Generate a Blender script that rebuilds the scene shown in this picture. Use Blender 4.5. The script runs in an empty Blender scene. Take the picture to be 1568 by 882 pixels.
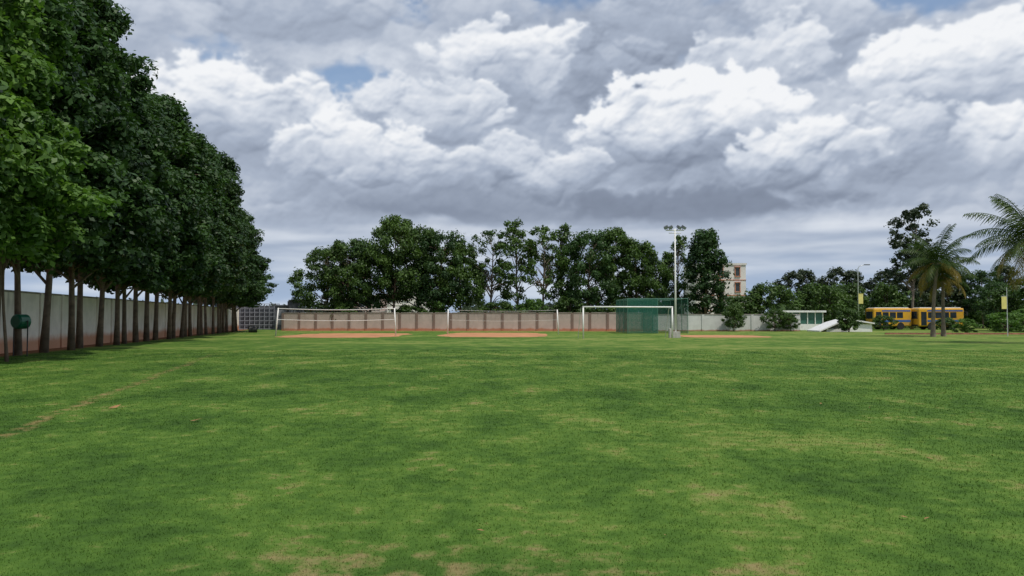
import bpy, bmesh, math, random
import numpy as np
from mathutils import Vector, Matrix

scene = bpy.context.scene
scene.view_settings.view_transform = 'Standard'
scene.view_settings.look = 'None'
scene.view_settings.exposure = 0
rad = math.radians

# ------------------------------------------------------------------ helpers
class NB:
    """tiny node-building helper"""
    def __init__(s, nt): s.nt = nt
    def n(s, t, **kw):
        nd = s.nt.nodes.new(t)
        for k, v in kw.items(): setattr(nd, k, v)
        return nd
    def put(s, sock, v):
        if isinstance(v, bpy.types.NodeSocket): s.nt.links.new(v, sock)
        elif v is not None: sock.default_value = v
    def m(s, op, a, b=None, c=None, clamp=False):
        nd = s.n('ShaderNodeMath', operation=op); nd.use_clamp = clamp
        s.put(nd.inputs[0], a)
        if b is not None: s.put(nd.inputs[1], b)
        if c is not None: s.put(nd.inputs[2], c)
        return nd.outputs[0]
    def v(s, op, a, b=None):
        nd = s.n('ShaderNodeVectorMath', operation=op)
        s.put(nd.inputs[0], a)
        if b is not None: s.put(nd.inputs[1], b)
        return nd.outputs[0]
    def xyz(s, a):
        nd = s.n('ShaderNodeSeparateXYZ'); s.put(nd.inputs[0], a); return nd.outputs
    def comb(s, a, b, c):
        nd = s.n('ShaderNodeCombineXYZ')
        s.put(nd.inputs[0], a); s.put(nd.inputs[1], b); s.put(nd.inputs[2], c); return nd.outputs[0]
    def noise(s, vec, scale, detail=4, rough=.5, dist=0.0):
        nd = s.n('ShaderNodeTexNoise')
        if vec is not None: s.put(nd.inputs['Vector'], vec)
        nd.inputs['Scale'].default_value = scale; nd.inputs['Detail'].default_value = detail
        nd.inputs['Roughness'].default_value = rough; nd.inputs['Distortion'].default_value = dist
        return nd.outputs
    def step(s, x, a, b, o0=0.0, o1=1.0):
        nd = s.n('ShaderNodeMapRange', interpolation_type='SMOOTHSTEP')
        s.put(nd.inputs[0], x); nd.inputs[1].default_value = a; nd.inputs[2].default_value = b
        nd.inputs[3].default_value = o0; nd.inputs[4].default_value = o1
        return nd.outputs[0]
    def mix(s, f, a, b, bt='MIX'):
        nd = s.n('ShaderNodeMix', data_type='RGBA', blend_type=bt)
        s.put(nd.inputs[0], f); s.put(nd.inputs[6], a); s.put(nd.inputs[7], b)
        return nd.outputs[2]
    def ramp(s, f, stops):
        nd = s.n('ShaderNodeValToRGB'); s.put(nd.inputs[0], f)
        cr = nd.color_ramp
        while len(cr.elements) < len(stops): cr.elements.new(.5)
        for e, (p, c) in zip(cr.elements, stops):
            e.position = p; e.color = (c[0], c[1], c[2], 1)
        return nd.outputs[0]

def C(r, g, b): return (r, g, b, 1)

def new_mat(name):
    m = bpy.data.materials.new(name); m.use_nodes = True
    nt = m.node_tree
    return m, NB(nt), nt.nodes['Principled BSDF'], nt.nodes['Material Output']

def simple_mat(name, col, rough=.6, var=.15, scale=3.0, metal=0.0, bump=0.0, dirt=None):
    m, b, p, o = new_mat(name)
    tc = b.n('ShaderNodeTexCoord').outputs['Object']
    n = b.noise(tc, scale, 4, .6)[0]
    c0 = C(*[x * (1 - var) for x in col]); c1 = C(*[min(1, x * (1 + var)) for x in col])
    c = b.mix(b.step(n, .3, .7), c0, c1)
    if dirt:
        d = b.noise(tc, scale * .35, 5, .65)[0]
        c = b.mix(b.step(d, .5, .8), c, C(*dirt))
    b.put(p.inputs['Base Color'], c)
    p.inputs['Roughness'].default_value = rough; p.inputs['Metallic'].default_value = metal
    if bump:
        bp = b.n('ShaderNodeBump'); bp.inputs['Strength'].default_value = bump
        b.put(bp.inputs['Height'], b.noise(tc, scale * 8, 4)[0]); b.put(p.inputs['Normal'], bp.outputs[0])
    return m

class MB:
    """mesh accumulator"""
    def __init__(s): s.v = []; s.f = []; s.mi = []
    def box(s, x0, x1, y0, y1, z0, z1, mi=0, rot=0.0, piv=(0, 0)):
        b = len(s.v)
        for x, y, z in ((x0,y0,z0),(x1,y0,z0),(x1,y1,z0),(x0,y1,z0),(x0,y0,z1),(x1,y0,z1),(x1,y1,z1),(x0,y1,z1)):
            s.v.append((x, y, z))
        for f in ((0,3,2,1),(4,5,6,7),(0,1,5,4),(1,2,6,5),(2,3,7,6),(3,0,4,7)):
            s.f.append(tuple(b + i for i in f)); s.mi.append(mi)
    def tube(s, pts, rads, n=8, mi=0, cap=True):
        pts = [Vector(p) for p in pts]; base = len(s.v)
        for i, p in enumerate(pts):
            if i == 0: t = pts[1] - pts[0]
            elif i == len(pts) - 1: t = pts[-1] - pts[-2]
            else: t = pts[i + 1] - pts[i - 1]
            t.normalize()
            up = Vector((1, 0, 0)) if abs(t.x) < .8 else Vector((0, 1, 0))
            a = t.cross(up).normalized(); c = t.cross(a)
            for k in range(n):
                th = 2 * math.pi * k / n
                s.v.append(tuple(p + (a * math.cos(th) + c * math.sin(th)) * rads[i]))
        for i in range(len(pts) - 1):
            for k in range(n):
                k2 = (k + 1) % n
                s.f.append((base+i*n+k, base+i*n+k2, base+(i+1)*n+k2, base+(i+1)*n+k)); s.mi.append(mi)
        if cap:
            s.f.append(tuple(base + k for k in reversed(range(n)))); s.mi.append(mi)
            s.f.append(tuple(base + (len(pts)-1)*n + k for k in range(n))); s.mi.append(mi)
    def quad(s, a, b, c, d, mi=0):
        i = len(s.v); s.v += [tuple(a), tuple(b), tuple(c), tuple(d)]; s.f.append((i,i+1,i+2,i+3)); s.mi.append(mi)
    def mesh(s, name, mats, smooth=False):
        me = bpy.data.meshes.new(name); me.from_pydata(s.v, [], s.f)
        for m in mats: me.materials.append(m)
        me.polygons.foreach_set('material_index', s.mi)
        if smooth: me.polygons.foreach_set('use_smooth', [True] * len(s.f))
        me.update(); return me
    def obj(s, name, mats, smooth=False, loc=(0,0,0), rotz=0, parent=None, bevel=0):
        o = bpy.data.objects.new(name, s.mesh(name, mats, smooth)); scene.collection.objects.link(o)
        o.location = loc; o.rotation_euler = (0, 0, rotz)
        if parent: o.parent = parent
        if bevel:
            bm = o.modifiers.new('bevel', 'BEVEL'); bm.width = bevel; bm.segments = 3; bm.limit_method = 'ANGLE'
        return o

def empty(name, loc=(0,0,0), rotz=0):
    o = bpy.data.objects.new(name, None); scene.collection.objects.link(o)
    o.location = loc; o.rotation_euler = (0, 0, rotz); o.empty_display_size = .3
    return o

def place(name, me, loc, rotz=0, s=(1,1,1)):
    o = bpy.data.objects.new(name, me); scene.collection.objects.link(o)
    o.location = loc; o.rotation_euler = (0, 0, rotz); o.scale = s
    return o

# ------------------------------------------------------------------ camera
cam = bpy.data.cameras.new('camera'); co = bpy.data.objects.new('camera', cam)
scene.collection.objects.link(co); scene.camera = co
cam.sensor_width = 36; cam.lens = 28.0; cam.clip_end = 9000; cam.clip_start = .1
co.location = (0, 0, 1.6); co.rotation_euler = (rad(90 + 2.16), 0, 0)

# ------------------------------------------------------------------ sun
SUN_EL, SUN_AZ = 62.0, 138.0      # azimuth measured from +Y towards +X
sl = bpy.data.lights.new('sun', 'SUN'); sl.energy = 2.9; sl.angle = rad(1.5); sl.color = (1, .95, .86)
so = bpy.data.objects.new('sun', sl); scene.collection.objects.link(so)
sd = Vector((math.sin(rad(SUN_AZ)) * math.cos(rad(SUN_EL)), math.cos(rad(SUN_AZ)) * math.cos(rad(SUN_EL)), math.sin(rad(SUN_EL))))
so.rotation_euler = sd.to_track_quat('Z', 'Y').to_euler()
so.location = sd * 100

# ------------------------------------------------------------------ sky: cumulus map computed here, over a Nishita sky
def sst(x, a, b):
    t = np.clip((x - a) / (b - a), 0, 1); return t * t * (3 - 2 * t)
def perlin(x, y, seed):
    r = np.random.default_rng(seed); ang = r.random((256, 256)).astype(np.float32) * 6.2832
    gx_, gy_ = np.cos(ang), np.sin(ang)
    xi = np.floor(x).astype(np.int32); yi = np.floor(y).astype(np.int32); xf = x - xi; yf = y - yi
    u = xf*xf*xf*(xf*(xf*6-15)+10); v = yf*yf*yf*(yf*(yf*6-15)+10)
    def gr(i, j):
        a, c = (xi+i) & 255, (yi+j) & 255
        return gx_[a, c]*(xf-i) + gy_[a, c]*(yf-j)
    n0 = gr(0,0)*(1-u)+gr(1,0)*u; n1 = gr(0,1)*(1-u)+gr(1,1)*u
    return (n0*(1-v)+n1*v)*1.4
def fbm(x, y, o, rough, seed):
    t = 0; a = 1; s = 0; f = 1
    for k in range(o):
        t = t + a*perlin(x*f+17.3*k, y*f+5.1*k, seed+k); s += a; a *= rough; f *= 2.03
    return t / s
def domes(x, y, seed):
    """rounded puffs: a dome around each scattered centre"""
    r = np.random.default_rng(seed); ox = r.random((256,256)).astype(np.float32); oy = r.random((256,256)).astype(np.float32)
    xi = np.floor(x).astype(np.int32); yi = np.floor(y).astype(np.int32)
    acc = np.zeros_like(x)
    for i in (-1,0,1):
        for j in (-1,0,1):
            a, c = (xi+i) & 255, (yi+j) & 255
            dx = xi+i+ox[a,c]-x; dy = yi+j+oy[a,c]-y
            acc += np.exp(-9.0*(dx*dx+dy*dy))          # smooth maximum
    return np.clip(1 + np.log(acc + 1e-6)/9.0, 0, 1)
W_, H_ = 4096, 2048
def cloud_col(v):
    xs = [0.0, .25, .5, .75, 1.0]
    cols = np.array([(.165,.195,.262), (.250,.295,.385), (.395,.455,.565), (.63,.68,.765), (.90,.915,.94)])
    return np.stack([np.interp(v, xs, cols[:, k]) for k in range(3)], -1)
uu = (np.arange(W_//2) + .5) / (W_//2); vv = (np.arange(H_//2) + .5) / (H_//2)
lon = -(uu - .5) * 2 * np.pi; lat = (vv - .5) * np.pi
LON, LAT = np.meshgrid(lon, lat)
dz = np.maximum(np.sin(LAT), 0) + .18
gx = np.cos(LAT)*np.cos(LON)/dz; gy = np.cos(LAT)*np.sin(LON)/dz
gn = fbm(gx*1.1+30, gy*1.1+30, 5, .5, 11)
gcolr = cloud_col(np.clip(.58 + gn*1.1, 0, 1)); ggap = sst(gn, -.12, -.32) * .9
img = np.zeros((H_, W_, 4), np.float32)
img[..., :3] = np.repeat(np.repeat(gcolr, 2, 0), 2, 1); img[..., 3] = np.repeat(np.repeat(ggap, 2, 0), 2, 1)
img[:H_//2, :, :3] = (.20, .24, .20); img[:H_//2, :, 3] = 0
# detailed northern part of the sky
pc0, pc1 = int(W_*(.25-60/360)), int(W_*(.25+60/360)); pr0, pr1 = H_//2 - 4, H_//2 + int(42/180*H_)
azc = ((np.arange(pc0, pc1)+.5)/W_ - .25)*360; elc = ((np.arange(pr0, pr1)+.5)/H_ - .5)*180
A, E = [q_.astype(np.float32) for q_ in np.meshgrid(azc, elc)]
w1 = fbm(A*.13+9, E*.20+3, 5, .5, 31); w2 = fbm(A*.13+50, E*.20+70, 5, .5, 41)
w3 = fbm(A*.6+9, E*.8+3, 4, .52, 51); w4 = fbm(A*.6+50, E*.8+70, 4, .52, 61)
Aw = A + 2.3*w1 + .45*w3; Ew = E + 1.5*w2 + .36*w4
sx = .33; sy = .44
H1 = domes(Aw*sx*.75, Ew*sy*.75, 1); H2 = domes(Aw*sx*1.7+5, Ew*sy*1.7, 2); H3 = domes(Aw*sx*3.6, Ew*sy*3.6+9, 3); H4 = domes(Aw*sx*7.5, Ew*sy*7.5+9, 4)
Fd = fbm(A*.8+3, E*1.1, 6, .54, 71)
Hs = .48*H1 + .28*H2 + .14*H3 + .05*H4 + .10*(Fd+.5)
Hs = Hs - Hs.mean()
step = 180 / H_
def lam_of(h, k):
    dy_, dx_ = np.gradient(h); dx_ = dx_/step*k; dy_ = dy_/step*k
    n_ = np.sqrt(dx_**2+dy_**2+1); return (-dx_*(-.30) - dy_*.78 + .55)/n_
lam = .6*lam_of(.8*H1+.35*H2, 1.5) + .4*lam_of(Hs, 1.5) - .55
base_n = fbm(A*.08+3, E*.15+8, 5, .5, 81)
Vv = .56 + .34*base_n + .10*Fd + .18*lam
def gblob(a0, e0, sa, se): return np.exp(-((Aw-a0)/sa)**2 - ((Ew-e0)/se)**2)
gapf = gblob(-11.2,15.9,3.8,1.4) + .9*gblob(-13.8,13.7,1.3,1.1) + 1.05*gblob(28,20.8,8,1.8) + .85*gblob(5,22.6,7,1.5) + .7*gblob(-21,17.5,2.4,1.2) + .8*gblob(15,23,4,1.4) + .8*gblob(-8,21.5,4,1.2)+.75*gblob(21,11.5,1.2,1.6)+.6*gblob(10.5,18.5,2,.9)
alpha_gap = sst(gapf - .55*Hs - .25*Fd, .20, .80) * .9
# cloud banks: centre azimuth, half width, base el, top el, value at base, value at top, puffiness
banks = [
    (-27, 8, 13.5, 24, .46, .70, .5), (-14, 8, 17.6, 24, .40, .68, .6), (-3, 5, 18.0, 25, .44, .66, .5), (21, 5, 14, 24.5, .46, .76, .7), (10.5, 5, 16, 24, .36, .56, .6),
    (30, 9, 10.5, 18.8, .40, .98, 1.1), (16.5, 6.0, 12.5, 20.0, .42, .82, 1.0),
    (0.0, 7.0, 13.0, 21.0, .34, .90, 1.0), (7.2, 4.2, 12.5, 20.2, .20, .50, .8), (-5.5, 6, 10.5, 17.2, .40, .82, 1.0),
    (-18.5, 8.0, 8.8, 17.4, .38, .96, 1.1), (-11.5, 6.5, 7.8, 14.2, .32, .94, 1.1), (32, 6, 7.5, 13.0, .44, .92, 1.0), (25, 5.5, 7.5, 14.0, .32, .78, 1.0),
    (13.0, 8.4, 7.8, 17.8, .20, 1.10, 1.2), (19.5, 5.4, 7.2, 13.2, .20, .94, 1.1), (0.5, 7.6, 7.0, 12.8, .22, .78, 1.0), (-6.5, 6.5, 7.2, 11.2, .22, .62, .8),
    (12, 13, 5.8, 9.4, .10, .20, .2), (-4, 10, 6.0, 9.0, .20, .32, .2),
]
for (a0, hw, e0, e1, vb, vt, pf) in banks:
    hh = (e1-e0)/2; em = (e0+e1)/2
    dx_ = np.abs((Aw-a0)/hw); dy_ = (Ew-em)/hh
    rr_ = (dx_**2.2 + np.abs(dy_)**2.2)**(1/2.2)
    f = 1 - rr_ + .85*Hs + .14*Fd
    soft = .13 + .60*sst(-dy_, -.35, .8) + .3*(1-pf if pf < 1 else 0) + .18*np.clip(w1+w3, 0, 1)
    al = np.clip(f/soft, 0, 1); al = al*al*(3-2*al)
    t = sst((dy_+1)/2 + .34*Hs + .22*w1, .14, .88)
    v_ = vb + (vt-vb)*t + pf*(.42*lam*(.35+.65*t)) + .06*Fd + .06*pf*np.exp(-np.clip(f,0,9)/.15)*sst(dy_, 0, .8)
    Vv = Vv*(1-al) + v_*al; alpha_gap = alpha_gap*(1-al*.97)
bn = fbm(A*.07+3, E*.7+8, 5, .5, 91); bn2 = fbm(A*.22, E*1.9+8, 4, .5, 95)
lowm = sst(E, 8.0, 5.0)
bandv = .54 + .44*bn + .14*bn2 + .22*np.exp(-((A-24)/8)**2-((E-6.2-.6*w2)/.8)**2) + .18*np.exp(-((A+6)/10)**2-((E-6.0-.6*w2)/.8)**2)
Vv = Vv*(1-lowm) + bandv*lowm
col = cloud_col(np.clip(Vv, 0, 1))
hzf = (sst(E, 7.5, 0)*.8)[..., None]
hm = sst(bn, -.2, .3)[..., None]
hzc = np.array((.36,.48,.67))*(1-hm) + np.array((.60,.68,.79))*hm
col = col*(1-hzf) + hzc*hzf
bl = (sst(np.abs(A), 58, 48) * sst(E, 41, 30))
reg = img[pr0:pr1, pc0:pc1]
reg[..., :3] = reg[..., :3]*(1-bl[..., None]) + col*bl[..., None]
reg[..., 3] = reg[..., 3]*(1-bl) + alpha_gap*bl
def mk_img(name, arr):
    h_, w_ = arr.shape[:2]
    im = bpy.data.images.new(name, w_, h_, alpha=False, float_buffer=True)
    im.colorspace_settings.name = 'Linear Rec.709'
    a4 = np.ones((h_, w_, 4), np.float32); a4[..., :3] = arr
    im.pixels.foreach_set(a4.ravel()); im.update(); im.pack(); return im
cloud_img = mk_img('cloud_map', img[..., :3])
gap_img = mk_img('cloud_gap_map', np.repeat(img[::2, ::2, 3:4], 3, 2))

w = bpy.data.worlds.new('World'); scene.world = w; w.use_nodes = True
nt = w.node_tree; nt.nodes.clear(); b = NB(nt)
sky = b.n('ShaderNodeTexSky', sky_type='NISHITA'); sky.sun_disc = False
sky.sun_elevation = rad(SUN_EL); sky.sun_rotation = rad(SUN_AZ)
bg_sky = b.n('ShaderNodeBackground'); bg_sky.inputs[1].default_value = .13
nt.links.new(sky.outputs[0], bg_sky.inputs[0])
dirn = b.n('ShaderNodeTexCoord').outputs['Generated']
env = b.n('ShaderNodeTexEnvironment'); env.image = cloud_img; env.projection = 'EQUIRECTANGULAR'; env.interpolation = 'Cubic'
b.put(env.inputs[0], dirn)
env2 = b.n('ShaderNodeTexEnvironment'); env2.image = gap_img; env2.projection = 'EQUIRECTANGULAR'
b.put(env2.inputs[0], dirn)
bg_c = b.n('ShaderNodeBackground'); b.put(bg_c.inputs[0], env.outputs['Color']); bg_c.inputs[1].default_value = 1.0
ms = b.n('ShaderNodeMixShader'); b.put(ms.inputs[0], b.xyz(env2.outputs['Color'])[0])
nt.links.new(bg_c.outputs[0], ms.inputs[1]); nt.links.new(bg_sky.outputs[0], ms.inputs[2])
wo = b.n('ShaderNodeOutputWorld'); nt.links.new(ms.outputs[0], wo.inputs[0])

# ------------------------------------------------------------------ grass colour shared group
gg = bpy.data.node_groups.new('lawn_colour', 'ShaderNodeTree')
gg.interface.new_socket('Color', in_out='OUTPUT', socket_type='NodeSocketColor')
gb = NB(gg); go = gb.n('NodeGroupOutput')
pos = gb.n('ShaderNodeNewGeometry').outputs['Position']
px_, py_, pz_ = gb.xyz(pos)
p2 = gb.comb(px_, py_, 0.0)
pw = gb.comb(px_, gb.m('MULTIPLY', py_, .6), 0.0)
nL = gb.noise(gb.comb(gb.m('MULTIPLY', px_, .6), gb.m('MULTIPLY', py_, 1.2), 0.0), .11, 2, .5)[0]
nM = gb.noise(pw, .75, 4, .62, .3)[0]
nF = gb.noise(p2, 3.6, 4, .65)[0]
s_ = gb.m('ADD', gb.m('ADD', gb.m('MULTIPLY', nL, .85), gb.m('MULTIPLY', nM, 1.2)), gb.m('MULTIPLY', nF, .9))
s_ = gb.m('SUBTRACT', s_, 1.0)
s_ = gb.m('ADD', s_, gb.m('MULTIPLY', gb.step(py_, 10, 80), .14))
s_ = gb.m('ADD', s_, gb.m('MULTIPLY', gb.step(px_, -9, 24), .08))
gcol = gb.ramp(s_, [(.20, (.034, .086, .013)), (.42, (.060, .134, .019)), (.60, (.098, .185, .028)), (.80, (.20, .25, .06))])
# dry spots
dloc = gb.m('EXPONENT', gb.m('MULTIPLY', gb.m('ADD', gb.m('POWER', gb.m('DIVIDE', gb.m('ADD', px_, .3), 1.8), 2), gb.m('POWER', gb.m('DIVIDE', gb.m('SUBTRACT', py_, 4.7), 1.0), 2)), -1))
dsum = gb.m('ADD', gb.m('MULTIPLY', nM, .45), gb.m('MULTIPLY', nF, .55))
dry = gb.step(gb.m('ADD', dsum, gb.m('MULTIPLY', dloc, .14)), .560, .69)
gcol = gb.mix(gb.m('MULTIPLY', dry, .75), gcol, C(.27, .20, .10))
# worn line along the left edge of the field
ld = gb.m('ABSOLUTE', gb.m('ADD', gb.m('ADD', gb.m('MULTIPLY', gb.m('ADD', px_, 6.9), .968), gb.m('MULTIPLY', gb.m('SUBTRACT', py_, 10.7), .25)), gb.m('MULTIPLY', gb.m('SUBTRACT', nM, .5), .6)))
lw = gb.m('MULTIPLY', gb.step(ld, .20, .03), gb.step(nF, .43, .58))
lw = gb.m('MULTIPLY', lw, gb.step(py_, 40, 26))
gcol = gb.mix(gb.m('MULTIPLY', lw, .65), gcol, C(.27, .18, .085))
# bare red soil between the tree row and the wall
rd = gb.m('ADD', gb.m('MULTIPLY', gb.m('ADD', px_, 14.33), .981), gb.m('MULTIPLY', py_, .1923))
soil = gb.step(gb.m('ADD', rd, gb.m('MULTIPLY', gb.m('SUBTRACT', nF, .5), 1.2)), .1, -.7)
gcol = gb.mix(soil, gcol, C(.30, .14, .07))
gg.links.new(gcol, go.inputs[0])

m_ground, b, p, o = new_mat('lawn_ground')
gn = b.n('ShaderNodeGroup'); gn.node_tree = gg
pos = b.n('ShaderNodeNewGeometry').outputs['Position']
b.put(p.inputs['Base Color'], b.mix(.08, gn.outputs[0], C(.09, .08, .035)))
p.inputs['Roughness'].default_value = .95; p.inputs['Specular IOR Level'].default_value = .1
bp = b.n('ShaderNodeBump'); bp.inputs['Strength'].default_value = .5; bp.inputs['Distance'].default_value = .03
b.put(bp.inputs['Height'], b.noise(pos, 18.0, 3, .7)[0]); b.put(p.inputs['Normal'], bp.outputs[0])
mb = MB(); mb.quad((-4000,-500,0),(4000,-500,0),(4000,6000,0),(-4000,6000,0)); mb.obj('ground', [m_ground])

m_blade, b, p, o = new_mat('grass_blade')
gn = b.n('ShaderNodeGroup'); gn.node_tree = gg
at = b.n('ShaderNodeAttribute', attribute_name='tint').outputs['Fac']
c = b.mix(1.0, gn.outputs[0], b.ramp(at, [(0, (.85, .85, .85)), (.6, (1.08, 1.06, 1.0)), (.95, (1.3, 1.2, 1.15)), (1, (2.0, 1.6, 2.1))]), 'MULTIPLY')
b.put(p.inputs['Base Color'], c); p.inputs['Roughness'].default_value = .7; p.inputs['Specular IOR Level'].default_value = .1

rng = np.random.default_rng(5)
N = 360000
d = 3.6 * (40 / 3.6) ** rng.random(N); xx = (rng.random(N) * 2 - 1) * (d * .78 + .6)
keep = (xx * .981 + 14.33 * .981 + d * .1923) > 0.2
d = d[keep]; xx = xx[keep]; N = len(d)
sc = np.maximum(1, d / 5.0)
wd = .0024 * sc * (.7 + .7 * rng.random(N)); L = (.010 + .013 * rng.random(N)) * np.minimum(sc ** .3, 1.4)
th = rng.random(N) * 2 * np.pi; ph = rng.random(N) * 2 * np.pi; ln = rng.random(N) * .95
base = np.stack([xx, d, np.zeros(N)], 1)
a_ = np.stack([np.cos(th) * wd, np.sin(th) * wd, np.zeros(N)], 1)
tip = base + np.stack([np.cos(ph) * L * ln, np.sin(ph) * L * ln, L * (1 - ln * .6)], 1)
V3 = np.stack([base - a_, base + a_, tip], 1).reshape(-1, 3).astype(np.float32)
def tri_mesh(name, V3, k, mats, tint=None, extra=None):
    nf = len(V3) // k
    me = bpy.data.meshes.new(name)
    me.vertices.add(len(V3)); me.vertices.foreach_set('co', V3.ravel())
    me.loops.add(len(V3)); me.loops.foreach_set('vertex_index', np.arange(len(V3), dtype=np.int32))
    me.polygons.add(nf); me.polygons.foreach_set('loop_start', np.arange(0, len(V3), k, dtype=np.int32))
    for m_ in mats: me.materials.append(m_)
    if tint is not None:
        a = me.attributes.new('tint', 'FLOAT', 'POINT'); a.data.foreach_set('value', np.repeat(tint, k).astype(np.float32))
    me.update(calc_edges=True); return me
place('grass', tri_mesh('grass', V3, 3, [m_blade], rng.random(N)), (0, 0, 0))

# ------------------------------------------------------------------ foliage materials
def leaf_mat(name, dark, light, spec=.3, trans=.2):
    m, b, p, o = new_mat(name)
    at = b.n('ShaderNodeAttribute', attribute_name='tint').outputs['Fac']
    oi = b.n('ShaderNodeObjectInfo').outputs['Random']
    f = b.m('ADD', at, b.m('MULTIPLY', b.m('SUBTRACT', oi, .5), .35), clamp=True)
    c = b.mix(f, C(*dark), C(*light))
    b.put(p.inputs['Base Color'], c); p.inputs['Roughness'].default_value = .5
    p.inputs['Specular IOR Level'].default_value = spec
    tr = b.n('ShaderNodeBsdfTranslucent'); b.put(tr.inputs[0], b.mix(1.0, c, C(1.3, 1.5, .6), 'MULTIPLY'))
    mx = b.n('ShaderNodeMixShader'); mx.inputs[0].default_value = trans
    b.nt.links.new(p.outputs[0], mx.inputs[1]); b.nt.links.new(tr.outputs[0], mx.inputs[2])
    b.nt.links.new(mx.outputs[0], o.inputs[0]); return m
m_leafA = leaf_mat('leaf_dark', (.018, .044, .015), (.056, .118, .028))
m_leafB = leaf_mat('leaf_mid', (.026, .060, .014), (.088, .155, .03))
m_leafC = leaf_mat('leaf_bright', (.05, .115, .022), (.14, .25, .05), trans=.3)
m_leafD = leaf_mat('leaf_grey', (.024, .042, .022), (.065, .09, .045))
m_palm = leaf_mat('palm_leaf', (.02, .045, .010), (.07, .11, .022), spec=.15, trans=.12)
m_palmY = leaf_mat('palm_leaf_dry', (.13, .10, .02), (.26, .19, .04), spec=.1)
m_bark = simple_mat('bark', (.13, .092, .065), .9, .35, 2.5, bump=.5)
m_barkG = simple_mat('bark_grey', (.16, .13, .10), .9, .3, 2.5, bump=.5)

def build_tree(name, seed, h, cb, rx, nclump, lpc, leaf, prof, mats, cr=(.55, 1.05), trunk_r=.14, inner=.45, lean=.3, limbs=22, flat=.75):
    r = np.random.default_rng(seed); rr = random.Random(seed)
    mb = MB()
    lx, ly = rr.uniform(-lean, lean), rr.uniform(-lean, lean)
    tp = []; tr_ = []
    top = cb + (h - cb) * .78
    for i in range(9):
        t = i / 8
        tp.append((lx * t + math.sin(t * 5 + seed) * .07, ly * t + math.cos(t * 4 + seed) * .07, -.1 + (top + .1) * t))
        tr_.append(trunk_r * (1.25 if i == 0 else 1) * (1 - .8 * t) + .015)
    mb.tube(tp, tr_, 8, 0)
    cl = []
    ph = r.random(4) * 6.28
    tries = 0
    while len(cl) < nclump and tries < nclump * 30:
        tries += 1
        t = r.random() ** .9; th_ = r.random() * 6.283
        R = rx * prof(t) * (1 + .20 * math.sin(2 * th_ + ph[0] + 4 * t) + .15 * math.sin(3 * th_ + ph[1] - 7 * t))
        fr = inner + (1 - inner) * r.random() ** .6
        p_ = np.array([math.cos(th_) * R * fr + lx * t, math.sin(th_) * R * fr + ly * t, cb + (h - cb) * t])
        cl.append((p_, cr[0] + (cr[1] - cr[0]) * r.random() ** 1.5, fr))
    for i in range(min(limbs, len(cl))):
        p_, c_, _ = cl[i * len(cl) // limbs]
        z0 = max(cb * .75, min(top * .95, p_[2] - rr.uniform(.8, 2.6)))
        t = (z0 + .1) / (top + .1); k = min(8, int(t * 8)); s0 = Vector(tp[k]); s0.z = z0
        e = Vector(p_); mid = s0.lerp(e, .5) + Vector((rr.uniform(-.2,.2), rr.uniform(-.2,.2), .25))
        rb = trunk_r * (1 - .75 * t) * .55 + .012
        mb.tube([s0, mid, e], [rb, rb * .6, .012], 5, 0, cap=False)
    cc = np.repeat(np.array([c[0] for c in cl]), lpc, 0); cs = np.repeat(np.array([c[1] for c in cl]), lpc)
    ct = np.repeat(r.random(len(cl)), lpc)
    n = len(cc)
    dv = r.normal(size=(n, 3)); dv /= np.linalg.norm(dv, axis=1)[:, None]
    rad_ = cs * (r.random(n) ** .45) * (1 + .35 * (r.random(n) < .08))
    pos = cc + dv * rad_[:, None] * np.array([1, 1, flat])
    nrm = dv * .8 + r.normal(size=(n, 3)) * .55 + np.array([0, 0, .55]); nrm /= np.linalg.norm(nrm, axis=1)[:, None]
    ax = np.cross(nrm, r.normal(size=(n, 3))); ax += np.array([0, 0, -.3]); ax -= nrm * (ax * nrm).sum(1)[:, None]
    ax /= np.linalg.norm(ax, axis=1)[:, None]; bi = np.cross(nrm, ax)
    ll = leaf * (.6 + .8 * r.random(n)); ww = ll * .30
    A = pos - ax * ll[:, None] * .5; B = pos + bi * ww[:, None] - ax * ll[:, None]*.05; Cc = pos + ax * ll[:, None] * .5 - nrm * ll[:, None] * .12; Dd = pos - bi * ww[:, None] - ax * ll[:, None]*.05
    LV = np.stack([A, B, Cc, Dd], 1).reshape(-1, 3)
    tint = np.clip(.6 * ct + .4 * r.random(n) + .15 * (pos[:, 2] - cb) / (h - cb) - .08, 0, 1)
    nv0 = len(mb.v)
    tv = np.array(mb.v); me = bpy.data.meshes.new(name)
    allv = np.vstack([tv, LV]).astype(np.float32)
    loops = [i for f in mb.f for i in f]; ls = []; acc = 0
    for f in mb.f: ls.append(acc); acc += len(f)
    vi = np.concatenate([np.array(loops, dtype=np.int32), np.arange(nv0, nv0 + len(LV), dtype=np.int32)])
    lst = np.concatenate([np.array(ls, dtype=np.int32), acc + np.arange(0, len(LV), 4, dtype=np.int32)])
    me.vertices.add(len(allv)); me.vertices.foreach_set('co', allv.ravel())
    me.loops.add(len(vi)); me.loops.foreach_set('vertex_index', vi)
    me.polygons.add(len(lst)); me.polygons.foreach_set('loop_start', lst)
    for m_ in mats: me.materials.append(m_)
    me.polygons.foreach_set('material_index', np.concatenate([np.zeros(len(mb.f), np.int32), np.ones(n, np.int32)]))
    a = me.attributes.new('tint', 'FLOAT', 'POINT')
    a.data.foreach_set('value', np.concatenate([np.zeros(nv0), np.repeat(tint, 4)]).astype(np.float32))
    me.update(calc_edges=True); return me

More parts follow.
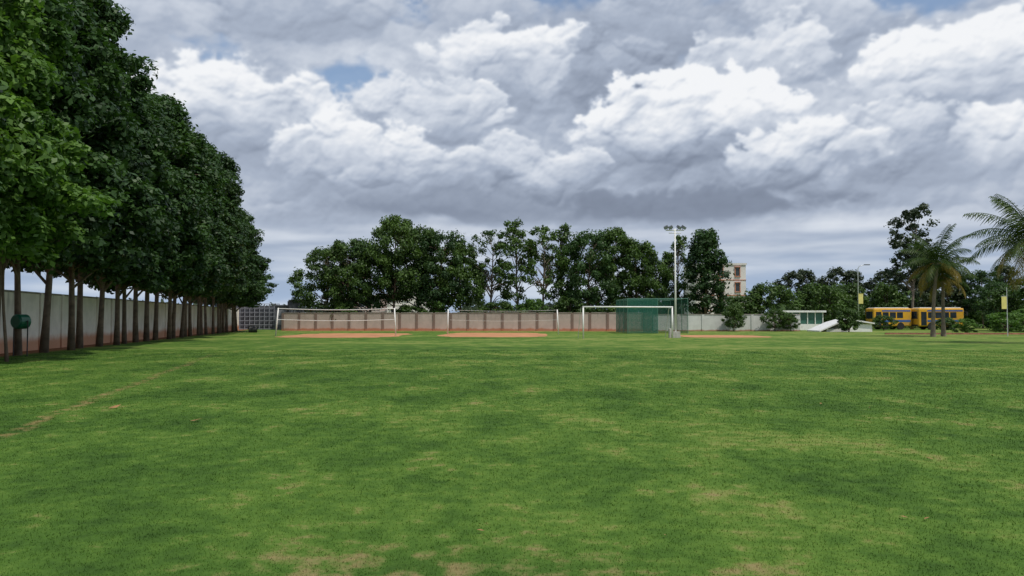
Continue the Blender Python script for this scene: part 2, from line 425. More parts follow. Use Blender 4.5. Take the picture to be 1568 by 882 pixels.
prof_cone = lambda t: min(1, (t + .14) / .34) ** .6 * max(.015, (1 - t)) ** .40 * 1.08
prof_round = lambda t: math.sqrt(max(.03, 1 - ((t - .42) / .62) ** 2))
prof_dome = lambda t: min(1, (t + .25) / .45) * math.sqrt(max(.02, 1 - (max(0, t - .3) / .74) ** 2))
prof_col = lambda t: min(1, (t + .15) / .3) * max(.05, 1 - t) ** .35

# ------------------------------------------------------------------ left tree row
rowv = [build_tree('tree_row_%d' % i, 20 + i, [16.2, 15.2, 17.0, 15.6, 14.6][i], 3.9, [3.4, 3.0, 3.6, 3.2, 2.9][i], 190, 170, .27, prof_cone, [m_bark, m_leafA], cr=(.45, .95), trunk_r=.13, inner=.5, limbs=26) for i in range(5)]
brightv = build_tree('tree_bright', 77, 15.5, 4.0, 3.5, 230, 180, .25, prof_cone, [m_bark, m_leafC], cr=(.45, .9), trunk_r=.15, inner=.5)
rr = random.Random(3)
yy = 19.5; i = 0
def rowx(y): return -14.33 - .196 * y
while yy < 98:
    me = rowv[rr.randrange(5)]
    if 24 < yy < 30: me = brightv
    hs = rr.uniform(.86, 1.10) * (1 if yy < 80 else .92 if yy < 90 else .84)
    if abs(yy - 39) < 1.3: hs = 1.05
    ws = rr.uniform(.95, 1.2)
    place('broadleaf_tree', me, (rowx(yy) + rr.uniform(-.25, .25), yy, 0), rr.uniform(0, 6.28), (ws, ws, hs))
    yy += 2.4 + rr.uniform(-.3, .4)

# ------------------------------------------------------------------ left compound wall
def wall_mat(name, col, soil=.55, soilcol=(.36, .15, .07)):
    m, b, p, o = new_mat(name)
    tc = b.n('ShaderNodeTexCoord').outputs['Object']; x_, y_, z_ = b.xyz(tc)
    n1 = b.noise(tc, .9, 5, .65)[0]
    n2 = b.noise(b.v('MULTIPLY', tc, (1, 1, .12)), 3.0, 4, .6)[0]
    c = b.mix(b.step(n1, .35, .7), C(*[k * .85 for k in col]), C(*col))
    c = b.mix(b.m('MULTIPLY', b.m('MULTIPLY', b.step(n2, .52, .75), b.step(z_, .6, 2.6)), .45), c, C(.18, .16, .13))
    s = b.step(b.m('ADD', z_, b.m('MULTIPLY', b.m('SUBTRACT', n1, .5), .5)), soil * .45, soil, 1.0, 0.0)
    c = b.mix(b.m('MULTIPLY', s, .85), c, C(*soilcol))
    b.put(p.inputs['Base Color'], c); p.inputs['Roughness'].default_value = .9
    return m
m_wallL = wall_mat('white_plaster', (.88, .82, .74), .85, (.55, .24, .11))
m_wallB = wall_mat('beige_plaster', (.47, .40, .35), .40)
m_wallW = wall_mat('pale_plaster', (.66, .66, .64), .2)
m_pil = wall_mat('brown_pilaster', (.22, .16, .13), .3)
m_cop = simple_mat('coping', (.30, .27, .24), .9, .2, 2)
def long_wall(name, p0, p1, h, sp, mats, th=.22, pw=.28):
    L = math.hypot(p1[0]-p0[0], p1[1]-p0[1]); mb = MB()
    mb.box(0, L, -th/2, th/2, -.2, h, 0)
    k = 0
    while k * sp < L:
        mb.box(k*sp - pw/2, k*sp + pw/2, -th/2 - .09, th/2 + .09, -.2, h + .04, 1); k += 1
    k = 0
    while k * sp < L:
        a = k*sp + pw/2 + .003; e = min(L, (k+1)*sp - pw/2 - .003)
        if e > a: mb.box(a, e, -th/2 - .05, th/2 + .05, h + .002, h + .09, 2)
        k += 1
    return mb.obj(name, mats, loc=(p0[0], p0[1], 0), rotz=math.atan2(p1[1]-p0[1], p1[0]-p0[0]))
long_wall('compound_wall', (rowx(2) - 1.75, 2), (rowx(108) - 1.75, 108), 2.8, 3.0, [m_wallL, m_wallL, m_cop])
long_wall('boundary_wall', (-29.0, 101), (17.0, 97), 2.2, 2.15, [m_wallB, m_pil, m_cop])
long_wall('white_boundary_wall', (17.2, 97), (35.0, 97), 2.0, 3.0, [m_wallW, m_wallW, m_cop])

# ------------------------------------------------------------------ clay courts
m_clay = simple_mat('red_clay', (.48, .22, .10), .95, .2, .6)
def clay(cx, cy, rx, ry, seed):
    r = random.Random(seed); n = 48; mb = MB(); ids = []
    for k in range(n):
        t = 2 * math.pi * k / n; q_ = 1 + r.uniform(-.07, .07)
        ex = abs(math.cos(t)) ** .5 * math.copysign(1, math.cos(t)); ey = abs(math.sin(t)) ** .5 * math.copysign(1, math.sin(t))
        mb.v.append((cx + rx * ex * q_, cy + ry * ey * q_, .006)); ids.append(k)
    mb.f.append(tuple(ids)); mb.mi.append(0); mb.obj('clay_court', [m_clay])
clay(-15.3, 74.5, 5.3, 9.5, 1); clay(-1.8, 77, 4.9, 10.0, 2); clay(18.3, 70, 3.8, 4.5, 3)
mb = MB(); mb.quad((-28.5, 99.2, .005), (17, 95.4, .005), (17, 96.86, .005), (-28.5, 100.8, .005)); mb.obj('dirt_path', [m_clay])

# ------------------------------------------------------------------ sports equipment
m_white = simple_mat('white_paint', (.80, .80, .78), .4, .05, 4, dirt=(.6, .56, .5))
m_steel = simple_mat('galvanised_steel', (.55, .57, .58), .4, .1, 5, metal=.4)
m_conc = simple_mat('concrete', (.42, .40, .37), .9, .15, 4, bump=.3)
def net_mat(name, col, cell, wdt, alpha_bg=0.0):
    m, b, p, o = new_mat(name)
    tc = b.n('ShaderNodeTexCoord').outputs['Object']; x_, y_, z_ = b.xyz(tc)
    s = b.m('ADD', x_, y_)
    a = b.m('LESS_THAN', b.m('FRACT', b.m('DIVIDE', b.m('ADD', s, 100.0), cell)), wdt)
    c = b.m('LESS_THAN', b.m('FRACT', b.m('DIVIDE', b.m('ADD', z_, 100.0), cell)), wdt)
    al = b.m('MAXIMUM', b.m('MAXIMUM', a, c), alpha_bg)
    p.inputs['Base Color'].default_value = C(*col); p.inputs['Roughness'].default_value = .8
    tb = b.n('ShaderNodeBsdfTransparent'); mx = b.n('ShaderNodeMixShader')
    b.put(mx.inputs[0], al); b.nt.links.new(tb.outputs[0], mx.inputs[1]); b.nt.links.new(p.outputs[0], mx.inputs[2])
    b.nt.links.new(mx.outputs[0], o.inputs[0]); return m
m_vnet = net_mat('net_black', (.05, .05, .05), .1, .06)
m_green = net_mat('net_green', (.015, .13, .09), .05, .2, .30)

def goal(x0, y0, x1, y1):
    L = math.hypot(x1-x0, y1-y0); e = empty('football_goal', (x0, y0, 0), math.atan2(y1-y0, x1-x0))
    mb = MB(); r = .06
    mb.tube([(0,0,0),(0,0,2.44)], [r,r], 10); mb.tube([(L,0,0),(L,0,2.44)], [r,r], 10)
    mb.tube([(-r,0,2.47),(L+r,0,2.47)], [r,r], 10); mb.obj('goal_frame', [m_white], True, parent=e)
    mb = MB(); k = .022
    for x_ in (0, L):
        mb.tube([(x_,0,2.4),(x_,.7,2.38),(x_,1.5,0.0)], [k]*3, 6)
    mb.obj('back_stays', [m_steel], parent=e)
goal(5.54, 62.0, 12.75, 63.4)

def volleyball(x0, y0, x1, y1, h=2.5, tr=.034, lean=.22):
    L = math.hypot(x1-x0, y1-y0); e = empty('volleyball_net', (x0, y0, 0), math.atan2(y1-y0, x1-x0))
    mb = MB(); mb.tube([(0,0,0),(lean,0,h)], [.065,.055], 10); mb.tube([(L,0,0),(L-.12,0,h)], [.065,.055], 10)
    mb.obj('posts', [m_white], True, parent=e)
    mb = MB(); n = 12
    for k in range(n):
        a = k/n; c = (k+1)/n; xa = .2+(L-.32)*a; xb = .2+(L-.32)*c
        za = h-.06-.12*math.sin(math.pi*a); zb = h-.06-.12*math.sin(math.pi*c)
        mb.quad((xa,0,za-.95),(xb,0,zb-.95),(xb,0,zb-.04),(xa,0,za-.04), 0)
        mb.tube([(xa,0,za),(xb,0,zb)], [tr,tr], 5, 1, cap=False)
        mb.tube([(xa,0,za-.97),(xb,0,zb-.97)], [tr*.8,tr*.8], 5, 1, cap=False)
    mb.obj('net', [m_vnet, m_white], parent=e)
volleyball(-20.9, 70.5, -10.35, 71.0)
volleyball(-6.3, 78, 4.6, 79, 2.45, .011, .05)

# green cricket practice cage
def cage(x0, y0, W, D_, H):
    e = empty('cricket_practice_net', (x0, y0, 0), rad(0)); mb = MB(); r = .03
    nx = 3
    for i_ in range(nx):
        for j in range(4):
            mb.tube([(W*i_/(nx-1), D_*j/3, 0), (W*i_/(nx-1), D_*j/3, H)], [r, r], 6)
    for j in range(4): mb.tube([(0, D_*j/3, H), (W, D_*j/3, H)], [r, r], 6)
    for i_ in range(nx): mb.tube([(W*i_/(nx-1), 0, H+.01), (W*i_/(nx-1), D_, H+.01)], [r, r], 6)
    mb.obj('frame', [simple_mat('green_pipe', (.10, .22, .17), .5)], parent=e)
    mb = MB()
    def drape(a, b_, c, d_):
        mb.quad(a, b_, c, d_)
    for i_ in range(nx):
        x_ = W*i_/(nx-1); drape((x_,0,.02),(x_,D_,.02),(x_,D_,H-.05),(x_,0,H-.05))
    drape((0,D_,.02),(W,D_,.02),(W,D_,H-.05),(0,D_,H-.05))
    drape((0,0.0,H-.03),(W,0,H-.03),(W,D_,H-.03),(0,D_,H-.03))
    drape((0,-.02,.02),(W*.5,-.02,.02),(W*.5,-.02,H-.05),(0,-.02,H-.05))
    mb.obj('netting', [m_green], parent=e)
cage(11.9, 82, 6.2, 9, 3.6)

# floodlight pole
e = empty('floodlight_pole', (13.3, 64.8, 0)); mb = MB()
mb.tube([(0,0,.5),(0,0,4.5),(0,0,8.9)], [.085,.07,.05], 10); mb.box(-.75,.75,-.04,.04,8.72,8.80)
mb.box(-.5,.5,-.04,.04,8.50,8.56)
mb.obj('pole', [m_white], True, parent=e)
m_lampd = simple_mat('lamp_housing', (.10, .11, .12), .4, .1, 5)
m_glassl = simple_mat('lamp_glass', (.3, .33, .36), .15, .05, 5)
for k, x_ in enumerate((-.72, -.34, .34, .72)):
    mb = MB(); mb.box(-.17,.17,-.14,.14,-.11,.11,0); mb.box(-.14,.14,-.155,-.142,-.08,.08,1)
    mb.tube([(0,0,-.12),(0,0,-.22)],[.03,.03],6,0)
    o_ = mb.obj('lamp_%d' % k, [m_lampd, m_glassl], loc=(x_, 0, 9.0), parent=e, bevel=.02)
    o_.rotation_euler = (rad(28), rad(-24 if x_ < 0 else 24), rad(-25 if x_ < 0 else 25))
mb = MB(); mb.box(-.32,.32,-.32,.32,-.05,.5); mb.box(-.55,-.36,-.2,.2,-.02,.75, 0); mb.obj('concrete_base', [m_conc], parent=e, bevel=.03)
# lawn roller near the left gate
e = empty('lawn_roller', (-28.6, 88, 0), rad(20))
m_dark = simple_mat('dark_iron', (.03, .03, .032), .6, .2, 5)
mb = MB(); mb.tube([(-.45,0,.38),(.45,0,.38)], [.38,.38], 24); mb.obj('drum', [m_dark], parent=e)
mb = MB()
for s in (-.52,.52): mb.tube([(s,0,.38),(s*.6,-.9,.8)], [.03,.03], 6)
mb.tube([(-.32,-.9,.8),(.32,-.9,.8)], [.03,.03], 6); mb.tube([(-.55,0,.38),(.55,0,.38)],[.04,.04],8); mb.obj('handle', [m_dark], parent=e)
# round green bin hung on a stand beside the wall
e = empty('green_litter_bin', (-20.7, 33.6, 0), rad(-15)); m_gp = simple_mat('green_plastic', (.01, .11, .06), .35, .1, 3)
mb = MB(); mb.tube([(0,-.28,1.45),(0,-.22,1.45),(0,.22,1.45),(0,.28,1.45)], [.25,.31,.31,.25], 20); mb.obj('drum', [m_gp], parent=e)
mb = MB(); mb.tube([(-.36,0,0),(-.36,0,1.5)],[.025,.025],6); mb.tube([(.36,0,0),(.36,0,1.5)],[.025,.025],6); mb.tube([(-.36,0,1.45),(.36,0,1.45)],[.02,.02],6); mb.obj('stand', [m_dark], parent=e)

# ------------------------------------------------------------------ gate / buildings
m_gate = simple_mat('grey_gate_paint', (.22, .23, .26), .6, .1, 2)
m_gdark = simple_mat('gate_backing', (.08, .085, .10), .8, .2, 1)
m_glass = simple_mat('window_glass', (.03, .04, .05), .1, .2, 2)
e = empty('lattice_gate', (-38.4, 110.5, 0))
mb = MB(); Wd = 6.1; H = 3.6
for k in range(10): mb.box(k*Wd/9-.045, k*Wd/9+.045, -.06, .06, 0, H)
for k in range(7): mb.box(0, Wd, -.085, -.062, .1+k*(H-.15)/6-.04, .1+k*(H-.15)/6+.04)
mb.obj('lattice', [m_gate], parent=e)
mb = MB(); mb.box(0, Wd, .3, .4, 0, 3.3); mb.obj('backing', [m_gdark], parent=e)
e = empty('guard_house', (-32.1, 108, 0))
mb = MB(); mb.box(0,1.6,0,3,0,3.2); mb.box(1.602,3.2,.2,3,0,3.9); mb.box(-.15,1.75,-.2,3.2,3.202,3.38); mb.box(1.78,3.4,0,3.2,3.902,4.08); mb.obj('walls', [simple_mat('dark_grey_render', (.10,.105,.125), .8)], parent=e)
mb = MB()
for zz_ in (.7, 1.9): mb.box(.3,1.3,-.03,-.002,zz_,zz_+.8); mb.box(1.9,2.9,.17,.198,zz_+.3,zz_+1.1)
mb.obj('windows', [m_gate], parent=e)
mb = MB(); 
for k in range(30): mb.box(k*.35-.03, k*.35+.03, -.03,.03,0,2.9)
mb.box(0,10.2,-.055,-.032,2.7,2.8); mb.box(0,10.2,-.055,-.032,.3,.4)
mb.obj('metal_fence', [m_dark], loc=(-28.6, 103, 0))

m_ora = simple_mat('terracotta_paint', (.50, .20, .11), .8, .1, .5)
m_cream = simple_mat('cream_render', (.70, .66, .62), .85, .08, .3, dirt=(.5,.47,.44))
def building(name, x0, y0, W, D_, H, floors, bays, mw, mt, wfrac=.5, mp=None):
    e = empty(name, (x0, y0, 0)); mb = MB(); mb.box(0, W, 0, D_, 0, H)
    mb.obj('walls', [mw], parent=e)
    mb = MB(); mb.box(-.15, W+.15, -.15, D_+.15, H+.002, H+.35)
    mb.obj('parapet', [mp or mt], parent=e)
    fr = MB(); gl = MB(); fh = H/floors; bw = W/bays
    for f in range(floors):
        fr.box(-.06, W+.06, -.08, -.002, f*fh-.08+.1, f*fh+.14) if f else None
        for k in range(bays):
            cx = (k+.5)*bw; ww = bw*wfrac/2; z0 = f*fh+fh*.3; z1 = f*fh+fh*.82
            gl.box(cx-ww, cx+ww, -.04, -.003, z0, z1)
            fr.box(cx-ww-.14, cx-ww-.002, -.14, -.003, z0-.1, z1+.1); fr.box(cx+ww+.002, cx+ww+.14, -.14, -.003, z0-.1, z1+.1)
            fr.box(cx-ww-.2, cx+ww+.2, -.3, -.003, z1+.102, z1+.2); fr.box(cx-ww-.2, cx+ww+.2, -.2, -.003, z0-.2, z0-.102)
    fr.obj('window_frames', [mt], parent=e); gl.obj('windows', [m_glass], parent=e)
    return e
building('apartment_building', 34.6, 150, 9.5, 10, 11.6, 4, 3, m_cream, m_ora, .24, m_cream)
building('house', -32.5, 150, 14, 8, 5.6, 2, 5, simple_mat('pink_render', (.50,.38,.35), .85), m_cream, .4)
building('house', -22, 140, 7, 8, 7.6, 2, 3, m_cream, m_cream, .35)
# low white pavilion with greenish glazing
e = empty('pavilion', (36.2, 106, 0)); mb = MB(); mb.box(0,5.2,0,4,0,.8); mb.box(-.3,5.5,-.3,4.3,2.35,2.6)
for k in range(6): mb.box(k*1.02, k*1.02+.1, -.02,.1,.802,2.348)
mb.obj('walls', [m_white], parent=e)
mb = MB(); mb.box(0,5.2,.12,.16,.802,2.348); mb.obj('windows', [simple_mat('green_glass', (.05,.14,.11), .15)], parent=e)
# low white shed with a long sloping roof
e = empty('white_shed', (35.7, 92.5, 0)); mb = MB()
pr = [(0,.15),(2.2,1.1),(3.6,1.5),(6.4,1.05),(6.4,.9),(3.6,1.35),(2.2,.95),(0,0)]
for k in range(len(pr)): mb.v.append((pr[k][0],0,pr[k][1]))
for k in range(len(pr)): mb.v.append((pr[k][0],4,pr[k][1]))
n = len(pr)
mb.f += [(0,1,6,7),(1,2,5,6),(2,3,4,5)] ; mb.f += [(7+n,6+n,1+n,0+n),(6+n,5+n,2+n,1+n),(5+n,4+n,3+n,2+n)]
for k in range(n): mb.f.append((k,k+n,(k+1)%n+n,(k+1)%n))
mb.mi = [0]*len(mb.f); mb.obj('roof', [m_white], parent=e)
mb = MB(); mb.box(.9,6.2,.25,3.8,0,.36); mb.box(2.3,6.2,.3,3.7,.362,.88); mb.obj('walls', [m_white], parent=e)

# ------------------------------------------------------------------ street lamp, banner pole
def lamp(x_, y_, h, arm=1):
    e = empty('street_lamp', (x_, y_, 0)); mb = MB()
    mb.tube([(0,0,0),(0,0,h-.4),(.15*arm,0,h-.1),(.9*arm,0,h+.1)], [.08,.06,.045,.035], 8); mb.obj('pole', [m_steel], True, parent=e)
    mb = MB(); mb.box(min(.8*arm,1.5*arm),max(.8*arm,1.5*arm),-.12,.12,h+.04,h+.16); mb.obj('lamp_head', [m_lampd], parent=e, bevel=.03)
    return e
m_yel = simple_mat('yellow_panel', (.70,.62,.20), .5, .08, 3)
e = lamp(43.5, 100, 8.2)
mb = MB(); mb.box(-.02,.55,-.1,-.075,3.4,4.6); mb.box(-.02,.65,-.06,-.04,4.62,4.66); mb.obj('banner', [m_yel], parent=e)
e = empty('banner_pole', (43.5, 70, 0)); mb = MB(); mb.tube([(0,0,0),(0,0,4.3)],[.04,.03],8); mb.box(-.52,0,-.02,.02,3.5,3.54); mb.obj('pole', [m_steel], parent=e)
mb = MB(); mb.box(-.5,-.06,-.06,-.04,2.4,3.48); mb.obj('banner', [m_yel], parent=e)

# ------------------------------------------------------------------ school buses
m_bus = simple_mat('bus_yellow', (.70,.37,.03), .35, .06, 1, dirt=(.45,.28,.08))
m_busW = simple_mat('bus_white', (.7,.72,.75), .4, .06, 1); m_blue = simple_mat('bus_blue', (.05,.12,.35), .4, .1, 2)
m_tyre = simple_mat('tyre', (.02,.02,.02), .9, .2, 5)
def bus(x_, y_, L, rz=0):
    e = empty('school_bus', (x_, y_, 0), rz)
    mb = MB(); mb.box(0,L,0,2.4,.45,2.95); mb.obj('body', [m_bus], parent=e, bevel=.18)
    mb = MB(); mb.box(.3,L-.3,.25,2.15,2.952,3.06); mb.obj('roof', [m_busW], parent=e, bevel=.05)
    mb = MB(); n = int((L-1.8)/1.0)
    for side in (-.012, 2.402):
        for k in range(n): mb.box(1.3+k*1.0, 1.3+k*1.0+.84, side, side+.01, 1.6, 2.4)
        mb.box(.35,1.1,side,side+.01,.6,2.45)
    mb.box(L+.002,L+.012,.2,2.2,1.5,2.6); mb.box(-.012,-.002,.25,2.15,1.5,2.5)
    mb.obj('windows', [m_glass], parent=e)
    mb = MB()
    for side in (-.016, 2.406): mb.box(1.2,L-.2,side,side+.01,1.05,1.35); mb.box(1.2,L-.2,side,side+.01,2.5,2.7)
    mb.obj('stripe', [m_blue], parent=e)
    mb = MB()
    for wx_ in (1.7, L-1.6):
        for s in (.02, 2.12): mb.tube([(wx_,s-.04,.5),(wx_,s+.3,.5)], [.5,.5], 20, 0); 
    mb.obj('wheels', [m_tyre], parent=e)
    mb = MB(); mb.box(-.08,-.02,.1,2.3,.5,.7); mb.box(L+.02,L+.1,.1,2.3,.5,.72); mb.obj('bumpers', [m_dark], parent=e)
    mb = MB()
    mb.tube([(L-.1,-.05,2.5),(L+.25,-.25,2.4)],[.02,.02],6); mb.box(L+.15,L+.3,-.32,-.25,1.95,2.4); mb.obj('mirror', [m_dark], parent=e)
bus(49.9, 110, 5.4, rad(2)); bus(55.6, 109, 6.2, rad(-1))

# ------------------------------------------------------------------ kerb at the far right of the field
m_kerb = simple_mat('red_kerb', (.32,.13,.09), .9, .25, 1.5)
mb = MB()
for k in range(60): mb.box(k*.8+.01, k*.8+.79, 0,.18,-.1,.16 if k % 2 else .155)
mb.obj('kerb', [m_kerb], loc=(36.5, 78, 0), rotz=rad(-3))

# ------------------------------------------------------------------ far tree belt
T = {}
T['d1'] = build_tree('t_d1', 101, 11.5, 3.4, 4.6, 105, 130, .32, prof_round, [m_bark, m_leafB], cr=(.6,1.25), trunk_r=.17, limbs=34)
T['d2'] = build_tree('t_d2', 102, 12.0, 3.4, 4.2, 95, 130, .32, prof_dome, [m_bark, m_leafB], cr=(.6,1.2), trunk_r=.17, limbs=34)
T['d3'] = build_tree('t_d3', 103, 11.0, 3.0, 4.4, 105, 130, .32, prof_round, [m_bark, m_leafA], cr=(.6,1.2), trunk_r=.17, limbs=34)
T['a1'] = build_tree('t_a1', 104, 12.0, 3.8, 3.5, 55, 60, .34, prof_round, [m_barkG, m_leafB], cr=(.45,.9), trunk_r=.16, inner=.25, limbs=50)
T['a2'] = build_tree('t_a2', 105, 12.3, 3.6, 3.1, 56, 60, .34, prof_col, [m_barkG, m_leafB], cr=(.45,.85), trunk_r=.16, inner=.25, limbs=50)
T['k1'] = build_tree('t_k1', 106, 11.6, 2.0, 2.7, 150, 90, .34, prof_col, [m_bark, m_leafA], cr=(.55,1.0), trunk_r=.2, limbs=24)
T['g1'] = build_tree('t_g1', 107, 12.0, 2.0, 3.6, 85, 60, .45, prof_col, [m_barkG, m_leafD], cr=(.5,1.0), trunk_r=.18, inner=.2, limbs=50)
T['g2'] = build_tree('t_g2', 108, 17.5, 6.0, 3.3, 95, 60, .42, prof_round, [m_barkG, m_leafD], cr=(.5,1.0), trunk_r=.2, inner=.15, limbs=60, lean=.8)
T['b1'] = build_tree('t_b1', 109, 5.2, 1.0, 2.4, 70, 80, .30, prof_round, [m_bark, m_leafB], cr=(.45,.9), trunk_r=.1, limbs=14)
T['b2'] = build_tree('t_b2', 110, 5.0, .8, 2.2, 60, 80, .28, prof_round, [m_bark, m_leafC], cr=(.4,.8), trunk_r=.1, limbs=14)
# (kind, x, y, height scale, width scale)
belt = [('d1',-24.6,106,.92,.9),('d2',-21.6,105,.98,.9),('d3',-19.0,107,1.04,.95),('d2',-15.6,105,1.22,1.0),('d1',-12.4,106,1.16,.92),('d3',-9.6,105,1.14,.95),('d1',-6.8,106,.98,.85),
        ('a1',-2.8,105,1.08,1.05),('a2',.8,106,1.16,1.1),('a1',4.0,105,1.12,1.0),('a2',6.6,107,1.12,1.0),
        ('d3',10.0,105,1.15,.95),('d2',13.4,106,1.10,.95),('d1',16.6,106,1.0,.85),('d3',19.6,107,.9,.65),('a2',22.0,106,1.0,.8),('k1',25.0,103,1.1,1.05)]
for kd, x_, y_, hs, ws in belt:
    place('broadleaf_tree', T[kd], (x_, y_, 0), rr.uniform(0, 6.28), (ws, ws, hs))
for kd, x_, y_, hs, ws in [('b1',-22,104,.7,1.1),('b1',-13,103.5,.6,1),('b2',-10.2,103,.75,.8),('b1',-2,103,.7,1),('b2',2.9,103,.8,.9),('b1',7.6,103,.8,1),('b1',14,104,.8,1)]:
    place('shrub', T[kd], (x_, y_, 0), rr.uniform(0, 6.28), (ws, ws, hs))
# right-hand trees
for kd, x_, y_, hs, ws in [('g1',52,150,.84,1.0),('g1',56.5,152,.88,1.05),('g1',60.5,150,.90,1.0),('g1',65,151,.86,1.05),('g1',69.5,150,.86,1.0),('g1',73.5,152,.84,1.0),('g1',78,150,.86,1.0),
        ('g2',57.2,114,1.0,1.0),('g1',63,122,1.0,.9),('g1',68,124,.8,1.1),('d3',72,122,.78,.8),('g1',77,124,.8,1.0),('d3',63,104,.55,.5)]:
    place('casuarina_tree' if kd[0]=='g' else 'broadleaf_tree', T[kd], (x_, y_, 0), rr.uniform(0, 6.28), (ws, ws, hs))
for kd, x_, y_, hs, ws in [('b1',26.5,95.2,.62,.55),('b1',31.5,95.5,.5,.5),('b1',33.5,96,.4,.45),('b1',44,114,1.2,1.2),('b1',47.5,118,1.15,1.2),('b1',52,124,1.3,1.2),('b1',58.5,124,1.3,1.1),('b2',54,84,.5,.7),
        ('b1',37.0,114,1.2,1.3),('b1',33,114,.9,1.2),('b1',66,95,1.0,1.3),('b2',60,90,.8,1.1),('b1',60,97,1.0,1.1),('b2',49.5,79.5,.42,.8),('b1',62,92,1.3,1.4),('b2',45.5,80,.3,.5),('b1',48.0,103,.36,.5),('b1',50,92,.3,.5)]:
    place('shrub', T[kd], (x_, y_, 0), rr.uniform(0, 6.28), (ws, ws, hs))
bush = build_tree('bush', 120, 2.6, .25, 1.15, 70, 90, .18, prof_round, [m_bark, m_leafB], cr=(.25,.45), trunk_r=.06, inner=.4, limbs=14, lean=.1)
place('round_bush', bush, (38.4, 91, 0)); 
place('round_bush', bush, (64, 92, 0), 1, (1.1,1.1,.8))
spr = build_tree('sprig', 121, 5.3, 4.4, .5, 9, 40, .22, prof_round, [m_bark, m_leafC], cr=(.18,.3), trunk_r=.05, inner=.1, limbs=9, lean=.1)
place('young_tree', spr, (-18.6, 29.3, 0))
# distant mass of trees
def mass(name, x0, x1, y0, y1, nn, h0, h1, seed, mat):
    r = np.random.default_rng(seed)
    cx = x0 + (x1-x0)*r.random(nn); cy = y0 + (y1-y0)*r.random(nn); hh = h0+(h1-h0)*r.random(nn)*(.6+.4*np.sin(cx*.21+seed))
    K = 140; n = nn*K; c = np.repeat(np.stack([cx,cy,hh*.5],1),K,0); hr = np.repeat(hh,K)
    dv = r.normal(size=(n,3)); dv /= np.linalg.norm(dv,axis=1)[:,None]
    ps = c + dv*(r.random(n)**.4)[:,None]*np.stack([hr*.5,hr*.5,hr*.52],1)
    nr = dv+r.normal(size=(n,3))*.6; nr /= np.linalg.norm(nr,axis=1)[:,None]
    ax = np.cross(nr, r.normal(size=(n,3))); ax /= np.linalg.norm(ax,axis=1)[:,None]; bi = np.cross(nr,ax)
    l = (.5+.5*r.random(n))[:,None]*.7
    LV = np.stack([ps-ax*l, ps+bi*l*.6, ps+ax*l, ps-bi*l*.6],1).reshape(-1,3).astype(np.float32)
    tn = np.clip(np.repeat(r.random(nn),K)*.5+r.random(n)*.5,0,1)
    place(name, tri_mesh(name, LV, 4, [mat], tn), (0,0,0))
mass('distant_trees', -110, 200, 190, 240, 260, 4.5, 8, 5, m_leafD)
mass('hedge', 46, 100, 130, 136, 70, 3.5, 6.5, 6, m_leafB)

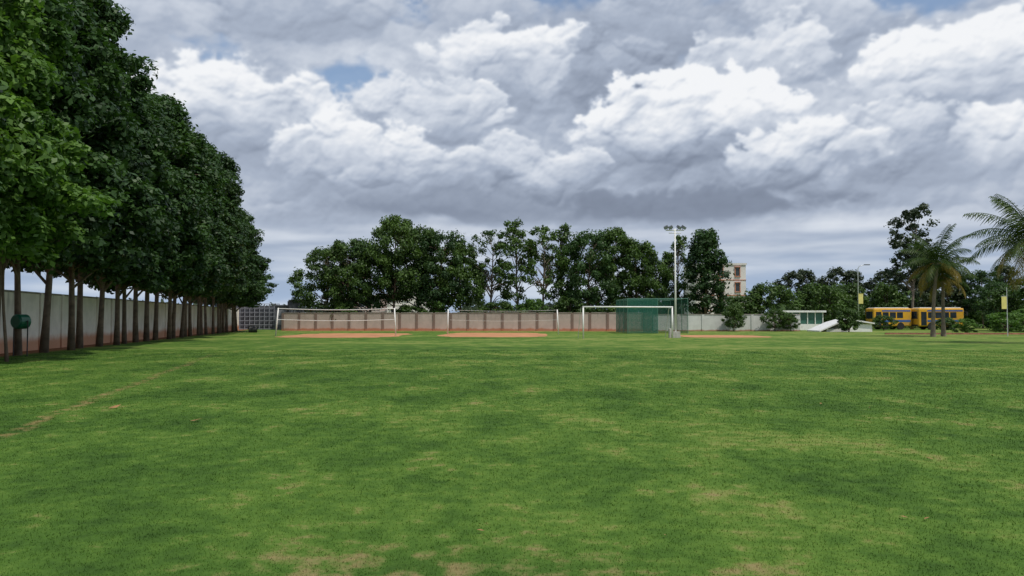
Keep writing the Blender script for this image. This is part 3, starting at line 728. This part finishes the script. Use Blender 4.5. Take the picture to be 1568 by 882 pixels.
# ------------------------------------------------------------------ coconut palms
def palm(name, x_, y_, h, FL, seed, nf=24, lean=(.3,.0), yellow=5):
    r = random.Random(seed); mb = MB()
    pts = [(lean[0]*(t/8)**2, lean[1]*(t/8)**2, -.1+(h+.1)*t/8) for t in range(9)]
    mb.tube(pts, [.24,.19,.16,.15,.145,.14,.135,.13,.15], 10, 0)
    top = Vector(pts[-1])
    for k in range(nf):
        az_ = k*2.39996+r.uniform(-.2,.2); u = k/nf
        e0 = rad(82 - 112*u + r.uniform(-8,8)); L = FL*r.uniform(.85,1.1)*(1-.12*u); droop = rad(58+35*u)
        hd = Vector((math.cos(az_), math.sin(az_), 0)); side = Vector((-hd.y, hd.x, 0))
        P_ = [top.copy()]; ns = 16; el_ = e0; dirs = []
        for s in range(ns):
            dr = hd*math.cos(el_)+Vector((0,0,math.sin(el_))); dirs.append(dr); P_.append(P_[-1]+dr*L/ns); el_ -= droop/ns*(.5+s/ns)
        mi = 2 if k >= nf-yellow else 1
        mb.tube(P_, [.035*(1-i_/(ns+2))+.006 for i_ in range(ns+1)], 4, mi, cap=False)
        for s in range(2*ns):
            t = (s+.5)/(2*ns)
            if t < .14: continue
            i_ = int(t*ns); base_ = P_[i_].lerp(P_[i_+1], t*ns-i_); dr = dirs[i_]
            ll = FL*.23*math.sin(math.pi*min(1,(t*.85+.18))*.97)**.6*r.uniform(.85,1.1)
            for sg in (-1,1):
                ld_ = (side*sg*.8+dr*.55+Vector((0,0,-.35-.3*r.random()))).normalized()
                wv = dr*.035
                mid = base_+ld_*ll*.5; tp_ = base_+ld_*ll+Vector((0,0,-ll*.25))
                mb.quad(base_-wv*.6, base_+wv*.6, mid+wv, mid-wv, mi); mb.quad(mid-wv, mid+wv, tp_+wv*.15, tp_-wv*.15, mi)
    for k in range(6):
        a = k*1.05; c = top+Vector((math.cos(a)*.22, math.sin(a)*.22, -.25))
        mb.tube([c+Vector((0,0,.14)), c+Vector((0,0,.07)), c, c-Vector((0,0,.1)), c-Vector((0,0,.15))], [.03,.11,.13,.09,.02], 8, 1)
    me = mb.mesh(name, [m_barkG, m_palm, m_palmY])
    a = me.attributes.new('tint','FLOAT','POINT')
    rv = np.random.default_rng(seed).random(len(mb.v)//4+1); a.data.foreach_set('value', np.repeat(rv,4)[:len(mb.v)].astype(np.float32))
    place(name, me, (x_, y_, 0))
palm('coconut_palm', 35.9, 68, 6.3, 3.7, 1, 28, (.5,0), 6)
palm('coconut_palm', 37.6, 69.5, 5.2, 3.1, 2, 20, (.1,.1), 5)
palm('coconut_palm', 33.3, 50, 6.5, 4.3, 3, 34, (-.5,0), 6)

# ------------------------------------------------------------------ fallen leaves on the lawn
mb = MB(); r = random.Random(9)
spots = [(-7.0,14.1,.13),(-4.85,12.3,.12)] + [(r.uniform(-14,14), r.uniform(5.5,26), r.uniform(.02,.05)) for _ in range(40)]
for x_, y_, s in spots:
    a = r.uniform(0,6.28); dx, dy = math.cos(a)*s, math.sin(a)*s; z_ = .02
    mb.quad((x_-dx,y_-dy,z_),(x_+dy*.45,y_-dx*.45,z_+.01),(x_+dx,y_+dy,z_+s*.4),(x_-dy*.45,y_+dx*.45,z_+s*.2))
mb.obj('fallen_leaves', [simple_mat('dead_leaf', (.30,.15,.06), .8, .3, 8)])
